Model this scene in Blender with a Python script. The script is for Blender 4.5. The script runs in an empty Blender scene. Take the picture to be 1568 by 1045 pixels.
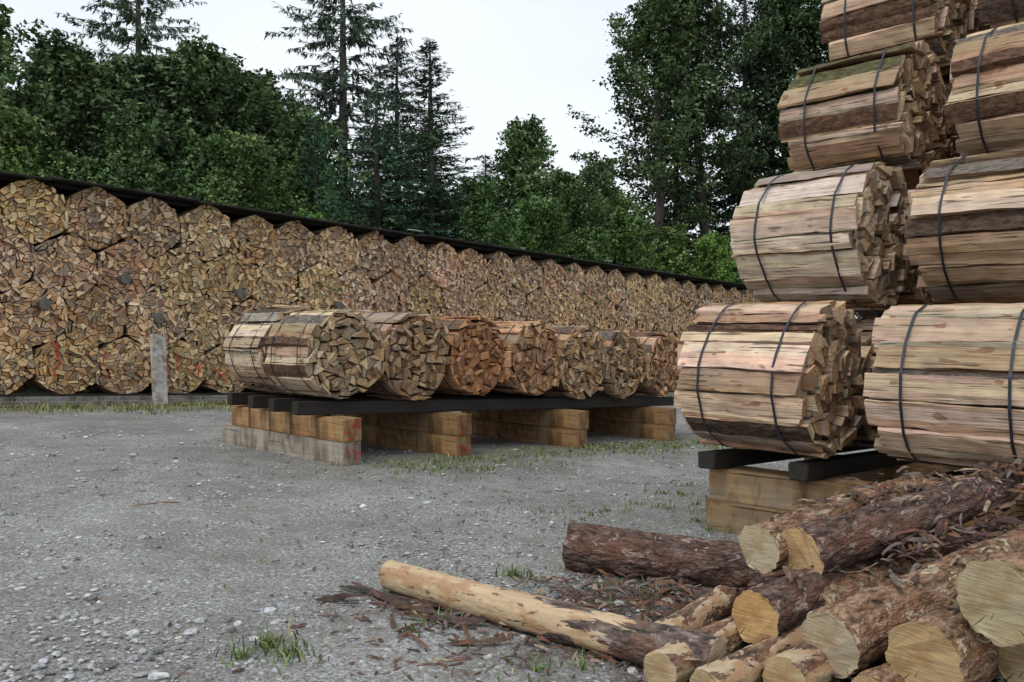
import bpy, math, random, bmesh
import numpy as np
from mathutils import Vector, noise, Matrix
random.seed(7); rng=np.random.default_rng(7)
scene=bpy.context.scene
COL=scene.collection
def gz(x,y):
    x=np.clip(x,-60,60); y=np.clip(y,-20,70)
    return -0.04*x-0.035*y
CAMZ=1.35
# ------------------------------------------------------------ helpers
def link(o,parent=None):
    COL.objects.link(o)
    if parent is not None: o.parent=parent
    return o
def empty(name):
    e=bpy.data.objects.new(name,None); COL.objects.link(e); return e
def np_mesh(name,V,F,mats,col=None,midx=None,smooth=False):
    me=bpy.data.meshes.new(name)
    V=np.asarray(V,dtype=np.float32); F=np.asarray(F,dtype=np.int32)
    n,k=F.shape
    me.vertices.add(len(V)); me.vertices.foreach_set('co',V.ravel())
    me.loops.add(n*k); me.loops.foreach_set('vertex_index',F.ravel())
    me.polygons.add(n); me.polygons.foreach_set('loop_start',np.arange(0,n*k,k,dtype=np.int32))
    me.update(calc_edges=True)
    for m in mats: me.materials.append(m)
    if col is not None:
        a=me.attributes.new('Col','FLOAT_COLOR','FACE'); a.data.foreach_set('color',np.asarray(col,dtype=np.float32).ravel())
    if midx is not None: me.polygons.foreach_set('material_index',np.asarray(midx,dtype=np.int32))
    me.polygons.foreach_set('use_smooth',np.full(n,smooth))
    me.validate()
    return me
def py_mesh(name,V,F,mats,col=None,midx=None):
    me=bpy.data.meshes.new(name); me.from_pydata(V,[],F)
    for m in mats: me.materials.append(m)
    if col is not None:
        a=me.attributes.new('Col','FLOAT_COLOR','FACE'); a.data.foreach_set('color',np.asarray(col,dtype=np.float32).ravel())
    if midx is not None: me.polygons.foreach_set('material_index',midx)
    me.update(); return me
class NT:
    def __init__(s,name):
        s.m=bpy.data.materials.new(name); s.m.use_nodes=True; s.t=s.m.node_tree; s.t.nodes.clear()
        s.out=s.n('ShaderNodeOutputMaterial')
    def n(s,ty,**kw):
        x=s.t.nodes.new(ty)
        for k,v in kw.items(): setattr(x,k,v)
        return x
    def l(s,a,b): s.t.links.new(a,b)
    def coord(s,scale,kind='Object'):
        tc=s.n('ShaderNodeTexCoord'); mp=s.n('ShaderNodeMapping'); mp.inputs['Scale'].default_value=scale
        s.l(tc.outputs[kind],mp.inputs[0]); return mp.outputs[0]
    def noise(s,vec,scale,detail=3,rough=.6,dist=0):
        x=s.n('ShaderNodeTexNoise'); x.inputs['Scale'].default_value=scale; x.inputs['Detail'].default_value=detail
        x.inputs['Roughness'].default_value=rough; x.inputs['Distortion'].default_value=dist
        s.l(vec,x.inputs['Vector']); return x.outputs['Fac']
    def ramp(s,fac,stops):
        r=s.n('ShaderNodeValToRGB'); e=r.color_ramp.elements
        while len(e)<len(stops): e.new(.5)
        for i,(p,c) in enumerate(stops):
            e[i].position=p; e[i].color=(c,c,c,1) if not hasattr(c,'__len__') else (*c,1)
        s.l(fac,r.inputs[0]); return r.outputs[0]
    def mix(s,fac,a,b,mode='MIX'):
        x=s.n('ShaderNodeMix',data_type='RGBA',blend_type=mode)
        if isinstance(fac,(int,float)): x.inputs[0].default_value=fac
        else: s.l(fac,x.inputs[0])
        for v,i in ((a,6),(b,7)):
            if hasattr(v,'is_linked'): s.l(v,x.inputs[i])
            else: x.inputs[i].default_value=(*v,1)
        return x.outputs[2]
    def math(s,op,a,b=0.0,c=None):
        x=s.n('ShaderNodeMath',operation=op)
        for v,i in ((a,0),(b,1),(c,2)):
            if v is None: continue
            if hasattr(v,'is_linked'): s.l(v,x.inputs[i])
            else: x.inputs[i].default_value=v
        return x.outputs[0]
    def bump(s,h,strength,dist=.01):
        b=s.n('ShaderNodeBump'); b.inputs['Distance'].default_value=dist
        if isinstance(strength,(int,float)): b.inputs['Strength'].default_value=strength
        else: s.l(strength,b.inputs['Strength'])
        s.l(h,b.inputs['Height']); return b.outputs[0]
    def done(s,col,rough=.85,normal=None,spec=.25):
        p=s.n('ShaderNodeBsdfPrincipled'); 
        if hasattr(col,'is_linked'): s.l(col,p.inputs['Base Color'])
        else: p.inputs['Base Color'].default_value=(*col,1)
        p.inputs['Roughness'].default_value=rough; p.inputs['Specular IOR Level'].default_value=spec
        if normal is not None: s.l(normal,p.inputs['Normal'])
        s.l(p.outputs[0],s.out.inputs[0]); return s.m
# ------------------------------------------------------------ materials
def mat_split(name,near=True):
    t=NT(name); at=t.n('ShaderNodeAttribute',attribute_name='Col'); oi=t.n('ShaderNodeObjectInfo')
    v=t.coord((1.6,34,34)); g=t.noise(v,1.0,4 if near else 2,.65,.3)
    c=t.mix(1.0,at.outputs['Color'],t.ramp(g,[(.28,.66),(.5,1.0),(.72,1.2)]),'MULTIPLY')
    if near:
        g2=t.noise(t.coord((3,3,3)),2.2,3,.55)
        g3=t.noise(t.coord((2.2,60,60)),.9,1,.5)
        gw=t.noise(t.coord((1.5,6,6)),1.3,3,.6)
        c=t.mix(t.ramp(gw,[(.5,0),(.68,.5)]),c,(.36,.31,.26))
        c=t.mix(1.0,c,t.ramp(g2,[(.3,(.80,.76,.72)),(.7,(1.1,1.1,1.08))]),'MULTIPLY')
        c=t.mix(1.0,c,t.ramp(g3,[(.31,.3),(.37,1.0)]),'MULTIPLY')
        kn=t.noise(t.coord((7,16,16)),1.0,1,.4)
        c=t.mix(t.ramp(kn,[(.70,0),(.74,.7)]),c,(.22,.10,.045))
        nb=t.noise(t.coord((14,30,30)),1.0,4,.7,.4)
        cb=t.mix(1.0,at.outputs['Color'],t.ramp(nb,[(.35,(.45,.42,.4)),(.5,(1.,1,1)),(.68,(1.9,1.8,1.7))]),'MULTIPLY')
        c=t.mix(at.outputs['Alpha'],c,cb); h=t.mix(at.outputs['Alpha'],g,nb)
    else: h=g
    c=t.mix(1.0,c,oi.outputs['Color'],'MULTIPLY')
    return t.done(c,.82,t.bump(h,.9,.016) if near else None,.2)
M_split=mat_split('split_wood'); M_splitw=mat_split('split_wood_stack',False)
t=NT('steel_strap'); M_strap=t.done((.018,.022,.035),.4,None,.5)
def mat_timber(name,base,dark):
    t=NT(name); v=t.coord((1.2,16,16)); g=t.noise(v,1,4,.6,.5); g2=t.noise(t.coord((1,1,1)),2.5,3,.6)
    oi=t.n('ShaderNodeObjectInfo')
    c=t.mix(t.ramp(g,[(.3,0),(.7,1)]),dark,base)
    c=t.mix(t.ramp(g2,[(.42,0),(.72,.7)]),c,(.20,.185,.165))
    dr=t.noise(t.coord((5,5,1.5)),1,3,.65,.5)
    c=t.mix(1,c,t.ramp(dr,[(.36,(.42,.36,.3)),(.55,(1,1,1))]),'MULTIPLY')
    c=t.mix(1.0,c,oi.outputs['Color'],'MULTIPLY')
    ck=t.noise(t.coord((1.0,45,45)),1,2,.5)
    c=t.mix(1.0,c,t.ramp(ck,[(.31,.25),(.36,1)]),'MULTIPLY')
    return t.done(c,.8,t.bump(g,.5,.01))
M_timber=mat_timber('sawn_timber',(.52,.35,.17),(.28,.155,.07))
M_greyt=mat_timber('weathered_timber',(.46,.44,.40),(.26,.235,.21))
t=NT('dark_rail'); M_dark=t.done(t.mix(t.noise(t.coord((2,20,20)),1),(.012,.011,.01),(.05,.042,.035)),.8)
t=NT('roof_sheet'); M_roof=t.done(t.mix(t.ramp(t.noise(t.coord((1,1,1)),3),[(.4,0),(.7,1)]),(.02,.02,.021),(.06,.058,.055)),.6)
t=NT('zinc_patch'); M_zinc=t.done((.5,.52,.54),.45)
t=NT('red_paint'); M_red=t.done((.55,.045,.03),.6)
def mat_bark(name,cd,cm,cl,peel=0.0,cpeel=(.55,.38,.21)):
    t=NT(name); v=t.coord((9,22,22)); n1=t.noise(v,1,5,.68,.8)
    vo=t.n('ShaderNodeTexVoronoi'); vo.inputs['Scale'].default_value=1
    jit=t.n('ShaderNodeTexNoise'); jit.inputs['Scale'].default_value=1.0; t.l(t.coord((25,50,50)),jit.inputs['Vector'])
    wv=t.n('ShaderNodeVectorMath',operation='MULTIPLY_ADD'); t.l(jit.outputs['Color'],wv.inputs[0]); wv.inputs[1].default_value=(1.6,1.6,1.6); t.l(t.coord((20,44,44)),wv.inputs[2])
    t.l(wv.outputs[0],vo.inputs['Vector'])
    c=t.ramp(n1,[(.32,cd),(.5,cm),(.66,cl)])
    pl=t.ramp(vo.outputs['Distance'],[(.0,1.15),(.45,.92),(.8,.4)])
    c=t.mix(1,c,pl,'MULTIPLY')
    red=t.noise(t.coord((4,9,9)),1,3,.6)
    c=t.mix(t.ramp(red,[(.5,0),(.62,.6)]),c,tuple(.5*a+.5*b for a,b in zip(cm,(.26,.09,.04))))
    pt=t.noise(t.coord((6,12,12)),1,3,.7,1.0)
    c=t.mix(t.ramp(pt,[(.60,0),(.63,.8)]),c,tuple(min(.62,a*1.45) for a in cl))
    hb=t.math('ADD',n1,t.math('MULTIPLY',vo.outputs['Distance'],-.5))
    if peel>0:
        tc=t.n('ShaderNodeTexCoord'); sp=t.n('ShaderNodeSeparateXYZ'); t.l(tc.outputs['Object'],sp.inputs[0])
        nn=t.noise(t.coord((2.2,7,7)),1,5,.6,.5)
        s=t.math('ADD',t.math('MULTIPLY',sp.outputs[0],-.35/1.0),t.math('MULTIPLY',nn,1.3))
        mk=t.ramp(s,[(max(0,.78-peel),0),(max(0.02,.80-peel),1)])
        g=t.noise(t.coord((2.5,30,30)),1,4,.6,.3)
        kn=t.noise(t.coord((5,10,10)),1,3,.5)
        cp=t.mix(t.ramp(g,[(.3,0),(.7,1)]),tuple(a*.72 for a in cpeel),cpeel)
        cp=t.mix(t.ramp(kn,[(.50,0),(.60,.75)]),cp,(.36,.20,.10))
        sp2=t.noise(t.coord((14,40,40)),1,2,.6)
        cp=t.mix(t.ramp(sp2,[(.63,0),(.66,.8)]),cp,(.13,.07,.04))
        c=t.mix(mk,c,cp)
        st=t.ramp(mk,[(0,1),(1,.35)])
        return t.done(c,.75,t.bump(hb,st,.02))
    return t.done(c,.88,t.bump(hb,1.0,.035))
M_bkd=mat_bark('dark_spruce_bark',(.055,.036,.03),(.155,.095,.072),(.29,.21,.175))
M_bkt=mat_bark('tan_scaly_bark',(.14,.075,.042),(.36,.215,.125),(.52,.37,.25),peel=.0)
M_bkp=mat_bark('half_peeled_bark',(.08,.05,.036),(.21,.125,.08),(.38,.28,.20),peel=.20,cpeel=(.56,.43,.28))
M_bkq=mat_bark('peeled_log_skin',(.06,.045,.04),(.15,.105,.085),(.31,.25,.21),peel=.535,cpeel=(.60,.44,.27))
def mat_end():
    t=NT('end_grain'); tc=t.n('ShaderNodeTexCoord'); oi=t.n('ShaderNodeObjectInfo')
    sp=t.n('ShaderNodeSeparateXYZ'); t.l(tc.outputs['Object'],sp.inputs[0])
    nz=t.noise(t.coord((12,12,12)),1,3,.5)
    r=t.math('SQRT',t.math('ADD',t.math('POWER',t.math('ADD',sp.outputs[1],.012),2),t.math('POWER',t.math('ADD',sp.outputs[2],-.01),2)))
    r2=t.math('ADD',r,t.math('MULTIPLY',nz,.02))
    rings=t.math('SINE',t.math('MULTIPLY',r2,780.0))
    saw=t.noise(t.coord((10,10,150)),1,3,.6)
    st=t.noise(t.coord((6,6,6)),1,4,.6)
    c=t.mix(t.math('MULTIPLY_ADD',rings,.22,.32),(.54,.42,.26),(.34,.22,.12))
    c=t.mix(t.ramp(st,[(.42,0),(.7,.7)]),c,(.58,.50,.37))
    c=t.mix(t.ramp(st,[(.30,.8),(.46,0)]),c,(.25,.19,.13))
    c=t.mix(t.ramp(r,[(.0,.6),(.045,0)]),c,(.33,.18,.08))
    c=t.mix(1,c,t.ramp(saw,[(.3,.6),(.65,1.1)]),'MULTIPLY')
    an=t.math('ARCTAN2',sp.outputs[1],sp.outputs[2])
    cx=t.n('ShaderNodeCombineXYZ'); t.l(t.math('MULTIPLY',an,5.0),cx.inputs[0]); t.l(t.math('MULTIPLY',r,3.0),cx.inputs[1])
    ck=t.noise(cx.outputs[0],1.6,2,.5)
    c=t.mix(1,c,t.ramp(ck,[(.30,.2),(.33,1)]),'MULTIPLY')
    c=t.mix(1,c,oi.outputs['Color'],'MULTIPLY')
    return t.done(c,.85,t.bump(saw,.4,.006))
M_end=mat_end()
def mat_col(name,rough=.8,noisy=0):
    t=NT(name); at=t.n('ShaderNodeAttribute',attribute_name='Col'); oi=t.n('ShaderNodeObjectInfo')
    c=t.mix(1,at.outputs['Color'],oi.outputs['Color'],'MULTIPLY')
    if noisy:
        c=t.mix(1,c,t.ramp(t.noise(t.coord((1,1,1)),noisy,2,.6),[(.3,.6),(.7,1.3)]),'MULTIPLY')
    return t.done(c,rough)
M_leaf=mat_col('leaves',.6); M_grass=mat_col('grass_blades',.6); M_stone=mat_col('stones',.85,60); M_debris=mat_col('bark_pieces',.85,25)
t=NT('tree_bark'); M_tbark=t.done((.095,.08,.068),.9)
# ------------------------------------------------------------ ground
def mat_ground():
    t=NT('gravel'); v=t.coord((1,1,1))
    sp=t.n('ShaderNodeSeparateXYZ'); t.l(v,sp.inputs[0]); X,Y=sp.outputs[0],sp.outputs[1]
    big=t.noise(v,.55,3,.55,.4); mid=t.noise(v,3.2,4,.65); fine=t.noise(v,45,3,.75)
    vo=t.n('ShaderNodeTexVoronoi'); vo.inputs['Scale'].default_value=34; t.l(v,vo.inputs['Vector'])
    vo2=t.n('ShaderNodeTexVoronoi'); vo2.inputs['Scale'].default_value=90; t.l(v,vo2.inputs['Vector'])
    sx=t.n('ShaderNodeSeparateXYZ'); t.l(vo.outputs['Color'],sx.inputs[0])
    sx2=t.n('ShaderNodeSeparateXYZ'); t.l(vo2.outputs['Color'],sx2.inputs[0])
    c=t.ramp(sx2.outputs[0],[(0,(.15,.146,.136)),(.5,(.27,.265,.25)),(1,(.44,.435,.42))])
    c2=t.ramp(sx.outputs[0],[(0,(.17,.168,.16)),(.6,(.35,.35,.345)),(1,(.62,.62,.615))])
    mk=t.math('MULTIPLY',t.ramp(sx.outputs[1],[(.45,0),(.5,1)]),t.ramp(vo.outputs['Distance'],[(.35,1),(.5,0)]))
    c=t.mix(mk,c,c2)
    c=t.mix(t.ramp(mid,[(.36,.65),(.6,0)]),c,(.205,.19,.168))
    c=t.mix(1,c,t.ramp(big,[(.3,(.74,.73,.71)),(.7,(1.2,1.2,1.2))]),'MULTIPLY')
    c=t.mix(1,c,t.ramp(fine,[(.3,.68),(.7,1.28)]),'MULTIPLY')
    def dist(cx,cy,sx_,sy_):
        a=t.math('MULTIPLY',t.math('SUBTRACT',X,cx),sx_); b=t.math('MULTIPLY',t.math('SUBTRACT',Y,cy),sy_)
        return t.math('SQRT',t.math('ADD',t.math('POWER',a,2),t.math('POWER',b,2)))
    d=t.math('ADD',dist(1.1,3.8,.45,.6),t.math('MULTIPLY',mid,.9))
    soil=t.ramp(t.noise(v,22,4,.7),[(.35,(.035,.027,.02)),(.55,(.10,.07,.05)),(.7,(.19,.15,.12))])
    c=t.mix(t.ramp(d,[(.75,.85),(1.4,0)]),c,soil)
    yx=t.math('SUBTRACT',Y,X)
    w=t.math('ADD',yx,t.math('MULTIPLY',mid,2.4))
    verge=t.ramp(t.math('MULTIPLY',w,.02),[(.480,0),(.505,.9)])
    vg=t.mix(t.ramp(t.noise(v,5,3,.6),[(.42,0),(.58,1)]),(.30,.235,.14),(.14,.17,.06))
    c=t.mix(verge,c,vg)
    st=t.math('ADD',t.math('ABSOLUTE',t.math('SUBTRACT',yx,11.3)),t.math('MULTIPLY',mid,2.2))
    sm=t.math('MULTIPLY',t.ramp(t.math('MULTIPLY',st,.3),[(.42,.7),(.72,0)]),t.ramp(t.math('MULTIPLY_ADD',X,.1,.5),[(.22,0),(.36,1)]))
    c=t.mix(sm,c,t.mix(t.ramp(t.noise(v,7,3,.6),[(.45,0),(.6,1)]),(.17,.152,.12),(.12,.145,.06)))
    forest=t.ramp(t.math('MULTIPLY',w,.02),[(.56,0),(.6,1)])
    c=t.mix(forest,c,(.03,.045,.015))
    d2=t.math('ADD',dist(2.6,7.4,.5,.5),t.math('MULTIPLY',mid,1.0))
    gr=t.mix(t.ramp(t.noise(v,9,3,.6),[(.5,0),(.6,1)]),(.18,.165,.14),(.09,.13,.045))
    c=t.mix(t.ramp(d2,[(.9,.65),(1.5,0)]),c,gr)
    h=t.math('ADD',t.math('MULTIPLY',vo.outputs['Distance'],-.9),t.math('ADD',t.math('MULTIPLY',vo2.outputs['Distance'],-.4),fine))
    return t.done(c,.9,t.bump(h,.9,.015))
def axis(lo,a,b,hi,n_in,n_out):
    return np.concatenate([-np.geomspace(-lo,-a,n_out)[:-1], np.linspace(a,b,n_in), np.geomspace(b,hi,n_out)[1:]])
xs=axis(-900,-12,14,900,260,14); ys=np.concatenate([np.linspace(-900,-10,10)[:-1],np.linspace(-10,24,300),np.geomspace(24,1200,16)[1:]])
Xg,Yg=np.meshgrid(xs,ys); Zg=gz(Xg,Yg)
und=np.array([noise.noise(Vector((x*.5,y*.5,0)))*.02+noise.noise(Vector((x*2.2,y*2.2,3)))*.008 if (abs(x)<14 and abs(y)<24) else 0 for x,y in zip(Xg.ravel(),Yg.ravel())])
Zg=Zg.ravel()+und-.004
Vg=np.stack([Xg.ravel(),Yg.ravel(),Zg],1); nx=len(xs); ny=len(ys)
I,J=np.meshgrid(np.arange(nx-1),np.arange(ny-1)); a=(J*nx+I).ravel()
Fg=np.stack([a,a+1,a+nx+1,a+nx],1)
link(bpy.data.objects.new('ground',np_mesh('ground',Vg,Fg,[mat_ground()],smooth=True)))
# ------------------------------------------------------------ stones
def ico():
    bm=bmesh.new(); bmesh.ops.create_icosphere(bm,subdivisions=1,radius=1)
    V=np.array([v.co[:] for v in bm.verts]); F=np.array([[v.index for v in f.verts] for f in bm.faces]); bm.free(); return V,F
iv,iF=ico()
N=30000
y=2.6+13.5*rng.random(N)**1.8; x=(rng.random(N)*1.5-.78)*y*1.0
clump=np.array([noise.noise(Vector((a*.9,b*.9,9))) for a,b in zip(x,y)])
keep=rng.random(N)<(.5+1.4*clump); x=x[keep]; y=y[keep]; N=len(x)
s=np.clip(.0060*np.exp(rng.normal(0,.64,N)),.003,.030)*(1+.03*y)
A=rng.normal(size=(N,3,3)); Q,_=np.linalg.qr(A)
sc=np.stack([s*rng.uniform(.8,1.5,N),s*rng.uniform(.7,1.1,N),s*rng.uniform(.3,.6,N)],1)
ang=rng.random(N)*6.28; ca,sa=np.cos(ang),np.sin(ang)
b=np.einsum('vj,njk->nvk',iv,Q)+rng.normal(0,.1,(N,12,3))
b=b*sc[:,None,:]
bx=b[:,:,0]*ca[:,None]-b[:,:,1]*sa[:,None]+x[:,None]; by=b[:,:,0]*sa[:,None]+b[:,:,1]*ca[:,None]+y[:,None]; bz=b[:,:,2]+(gz(x,y)+sc[:,2]*.2)[:,None]
SV=np.stack([bx,by,bz],2).reshape(-1,3); SF=(iF[None]+12*np.arange(N)[:,None,None]).reshape(-1,3)
g=np.clip(rng.normal(.35,.13,N),.11,.72); sc_=np.stack([g*rng.uniform(.97,1.06,N),g,g*rng.uniform(.9,1.05,N),np.ones(N)],1)
link(bpy.data.objects.new('gravel_stones',np_mesh('gravel_stones',SV,SF,[M_stone],np.repeat(sc_,20,0))))
# ------------------------------------------------------------ split-wood bundles
def clip(poly,px,py,nx,ny):
    out=[]; n=len(poly)
    for i in range(n):
        a=poly[i]; b=poly[(i+1)%n]
        da=(a[0]-px)*nx+(a[1]-py)*ny; db=(b[0]-px)*nx+(b[1]-py)*ny
        if da<=0: out.append(a)
        if (da<0)!=(db<0) and abs(da-db)>1e-12:
            t=da/(da-db); out.append((a[0]+t*(b[0]-a[0]),a[1]+t*(b[1]-a[1])))
    return out
def area(p): return .5*sum(p[i][0]*p[(i+1)%len(p)][1]-p[(i+1)%len(p)][0]*p[i][1] for i in range(len(p)))
def inset(p,d):
    q=list(p); n=len(p)
    for i in range(n):
        a=p[i]; b=p[(i+1)%n]; ex,ey=b[0]-a[0],b[1]-a[1]; L=math.hypot(ex,ey)
        if L<1e-6: continue
        nx,ny=ey/L,-ex/L
        q=clip(q,a[0]-nx*d,a[1]-ny*d,nx,ny)
        if len(q)<3: return None
    r=[]
    for v in q:
        if not r or math.hypot(v[0]-r[-1][0],v[1]-r[-1][1])>.008: r.append(v)
    if len(r)>2 and math.hypot(r[0][0]-r[-1][0],r[0][1]-r[-1][1])<.008: r.pop()
    return r if len(r)>=3 and area(r)>.0012 else None
SIDE=[(.68,.51,.37),(.72,.56,.42),(.64,.46,.33),(.74,.61,.48),(.60,.42,.28),(.50,.36,.24),(.44,.37,.30)]
ENDS=[(.60,.42,.24),(.68,.50,.31),(.52,.34,.18),(.46,.37,.27),(.60,.38,.20),(.74,.58,.38),(.32,.245,.175),(.40,.24,.13),(.26,.19,.14)]
BARK=[(.085,.06,.044),(.12,.09,.07),(.15,.13,.11),(.11,.065,.045)]
def gen_bundle(name,seed,D=1.15,L=1.0,ncell=50,segs=6,hexa=False,strap=True,barkp=.3,moss=False,amax=.0165,amid=.0095):
    R=random.Random(seed); rad=D/2
    bd=[]
    ph=R.random()*6
    for i in range(36):
        th=i/36*2*math.pi
        if hexa:
            h=rad/math.cos(((th+math.pi/6)%(math.pi/3))-math.pi/6); r=.62*h+.38*rad+.008
            r*=1+.022*math.sin(2*th+ph)+.016*math.sin(5*th+2*ph)
        else:
            r=rad*(1+.035*math.sin(2*th+ph)+.03*math.sin(3*th+ph*2)); r*= 1-.05*max(0,-math.sin(th))**3
        bd.append((r*math.cos(th),r*math.sin(th)))
    pts=[]
    while len(pts)<ncell:
        best=None;bdst=-1
        for _ in range(4):
            rr=rad*(1.04 if hexa else .93)*math.sqrt(R.random()); th=R.random()*6.283; c=(rr*math.cos(th),rr*math.sin(th))
            d=min([math.hypot(c[0]-p[0],c[1]-p[1]) for p in pts] or [9])
            if d>bdst: bdst=d;best=c
        pts.append(best)
    V=[];F=[];C=[];outer=[]
    for i,p in enumerate(pts):
        poly=bd
        for j in sorted(range(len(pts)),key=lambda j:(pts[j][0]-p[0])**2+(pts[j][1]-p[1])**2)[1:18]:
            q=pts[j]; poly=clip(poly,(p[0]+q[0])/2,(p[1]+q[1])/2,q[0]-p[0],q[1]-p[1])
            if len(poly)<3: break
        if len(poly)<3: continue
        todo=[poly]; parts=[]
        while todo:
            pl_=todo.pop()
            if len(pl_)<3: continue
            ar=abs(area(pl_)); cx=sum(v[0] for v in pl_)/len(pl_); cy=sum(v[1] for v in pl_)/len(pl_)
            edge=math.hypot(cx,cy)>rad*.8 and not hexa
            if ar>amax or (ar>amid and R.random()<.62):
                best=max(((a,b) for a in pl_ for b in pl_),key=lambda ab:(ab[0][0]-ab[1][0])**2+(ab[0][1]-ab[1][1])**2)
                th=math.atan2(best[1][1]-best[0][1],best[1][0]-best[0][0])+R.uniform(-.8,.8)+(math.pi/2 if R.random()<.4 else 0)
                if edge: th=math.atan2(cy,cx)+R.uniform(-.6,.6)
                nx_,ny_=math.cos(th),math.sin(th); ox=cx+R.uniform(-.012,.012); oy=cy+R.uniform(-.012,.012)
                todo+= [clip(pl_,ox,oy,nx_,ny_),clip(pl_,ox,oy,-nx_,-ny_)]
            else: parts.append(pl_)
        for pp in parts:
            if len(pp)<3: continue
            if area(pp)<0: pp=pp[::-1]
            pp=inset(pp,R.uniform(.003,.010))
            if not pp: continue
            mx=sum(v[0] for v in pp)/len(pp); my=sum(v[1] for v in pp)/len(pp); rr=math.hypot(mx,my)
            push=R.uniform(-.022,.024) if rr>rad*.75 else 0
            if hexa: push*=.5
            rot=R.uniform(-.14,.14); ux,uy=(mx/(rr+1e-6)*push,my/(rr+1e-6)*push)
            co,si=math.cos(rot),math.sin(rot)
            pp=[((v[0]-mx)*co-(v[1]-my)*si+mx+ux,(v[0]-mx)*si+(v[1]-my)*co+my+uy) for v in pp]
            dj=.075 if hexa else .048
            k=len(pp); base=len(V); x0=-L/2+R.uniform(-.045,.045); x1=L/2+R.uniform(-dj,dj*.8)
            tl=(R.uniform(-.22,.22),R.uniform(-.22,.22)); drift=[0.0,0.0]; vj=[[0.0,0.0] for _ in range(k)]
            for sgi in range(segs+1):
                u=sgi/segs
                if segs>1 and sgi>0:
                    drift[0]+=R.uniform(-.004,.004); drift[1]+=R.uniform(-.004,.004)
                for m,v in enumerate(pp):
                    if segs>1:
                        vj[m][0]=vj[m][0]*.6+R.uniform(-.0065,.0065); vj[m][1]=vj[m][1]*.6+R.uniform(-.0065,.0065)
                    xx=x0+(x1-x0)*u
                    if sgi in (0,segs): xx+=(v[0]-mx)*tl[0]+(v[1]-my)*tl[1]
                    V.append((xx,v[0]+drift[0]+vj[m][0],v[1]+drift[1]+vj[m][1]))
            sidec=R.choice(SIDE); f=R.uniform(.75,1.08); sidec=tuple(a*f for a in sidec)
            endc=R.choice(ENDS); f=R.uniform(.78,1.12); endc=tuple(a*f for a in endc)
            bark=R.choice(BARK); isb=R.random()<barkp
            if moss and my>rad*.1 and mx<-rad*.5 and R.random()<.4: bark=(.095,.095,.045); isb=True
            be=set()
            if isb:
                for m in range(k):
                    a=pp[m]; b=pp[(m+1)%k]; ex,ey=b[0]-a[0],b[1]-a[1]; nx_,ny_=ey,-ex; LL=math.hypot(nx_,ny_)+1e-9
                    if rr>rad*.7:
                        if (nx_*mx+ny_*my)/(LL*rr)>.35: be.add(m)
                if not be: be.add(R.randrange(k))
            for m in range(k):
                cc=(*bark,1.0) if m in be else (*tuple(a*R.uniform(.9,1.05) for a in sidec),0.0)
                for sgi in range(segs):
                    a=base+sgi*k+m; b=base+sgi*k+(m+1)%k
                    F.append((a,b,b+k,a+k)); C.append(cc)
            F.append([base+segs*k+m for m in range(k)]); C.append((*endc,0))
            F.append([base+m for m in range(k)][::-1]); C.append((*endc,0))
            if rr>rad*.6: outer+=pp
    mi=[0]*len(F)
    if strap:
        P=sorted(set(outer))
        def half(P):
            h=[]
            for p in P:
                while len(h)>1 and (h[-1][0]-h[-2][0])*(p[1]-h[-2][1])-(h[-1][1]-h[-2][1])*(p[0]-h[-2][0])<=0: h.pop()
                h.append(p)
            return h
        H=half(P)[:-1]+half(P[::-1])[:-1]
        for xo in (-.29*L,.31*L):
            base=len(V); k=len(H)
            sl=R.uniform(-.05,.05); w=.009
            for v in H:
                r=math.hypot(*v); ux,uy=v[0]/r,v[1]/r; xx=xo+sl*v[1]
                for (dx,dr) in ((-w,.006),(w,.006),(w,.0095),(-w,.0095)): V.append((xx+dx,v[0]+ux*dr,v[1]+uy*dr))
            for m in range(k):
                a=base+4*m; b=base+4*((m+1)%k)
                for e in range(4): F.append((a+e,a+(e+1)%4,b+(e+1)%4,b+e)); C.append((1,1,1,0)); mi.append(1)
    return py_mesh(name,V,F,[M_splitw if hexa else M_split,M_strap],C,mi)
P=Vector((.765,-.645,0)).normalized(); ROW=Vector((.707,.707,0)); PA=math.atan2(P.y,P.x)
BP=Vector((.70,-.714,0)).normalized(); BA=math.atan2(BP.y,BP.x)
near=[gen_bundle('bundle_near%d'%i,100+i,L=1.04,ncell=46,segs=10,barkp=.24,moss=(i==2)) for i in range(10)]
def put_bundle(parent,mesh,face,rotx=0,col=(1,1,1),name='firewood_bundle',rz=BA,L=1.04,sc=1.0,direction=BP):
    o=bpy.data.objects.new(name,mesh); o.location=face-direction*(L/2); o.rotation_euler=(rotx,0,rz); o.scale=(sc,sc,sc); o.color=(*col,1); link(o,parent); return o
def timber(parent,name,c0,direction,length,w,h,mat,up=0,col=(1,1,1)):
    bm=bmesh.new(); bmesh.ops.create_cube(bm,size=1)
    for v in bm.verts:
        v.co.x=(v.co.x+.5)*length; v.co.y*=w; v.co.z=(v.co.z+.5)*h
        v.co+=Vector((random.uniform(-.006,.006),random.uniform(-.004,.004),random.uniform(-.003,.003)))
    bmesh.ops.bevel(bm,geom=bm.edges[:],offset=.009,segments=2,affect='EDGES')
    me=bpy.data.meshes.new(name); bm.to_mesh(me); bm.free(); me.materials.append(mat)
    o=bpy.data.objects.new(name,me); o.location=c0; o.color=(*col,1)
    d=Vector(direction).normalized(); o.rotation_euler=(0,-math.asin(d.z),math.atan2(d.y,d.x)); link(o,parent); return o
def slopez(d): return Vector((d.x,d.y,-.04*d.x-.035*d.y))
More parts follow.
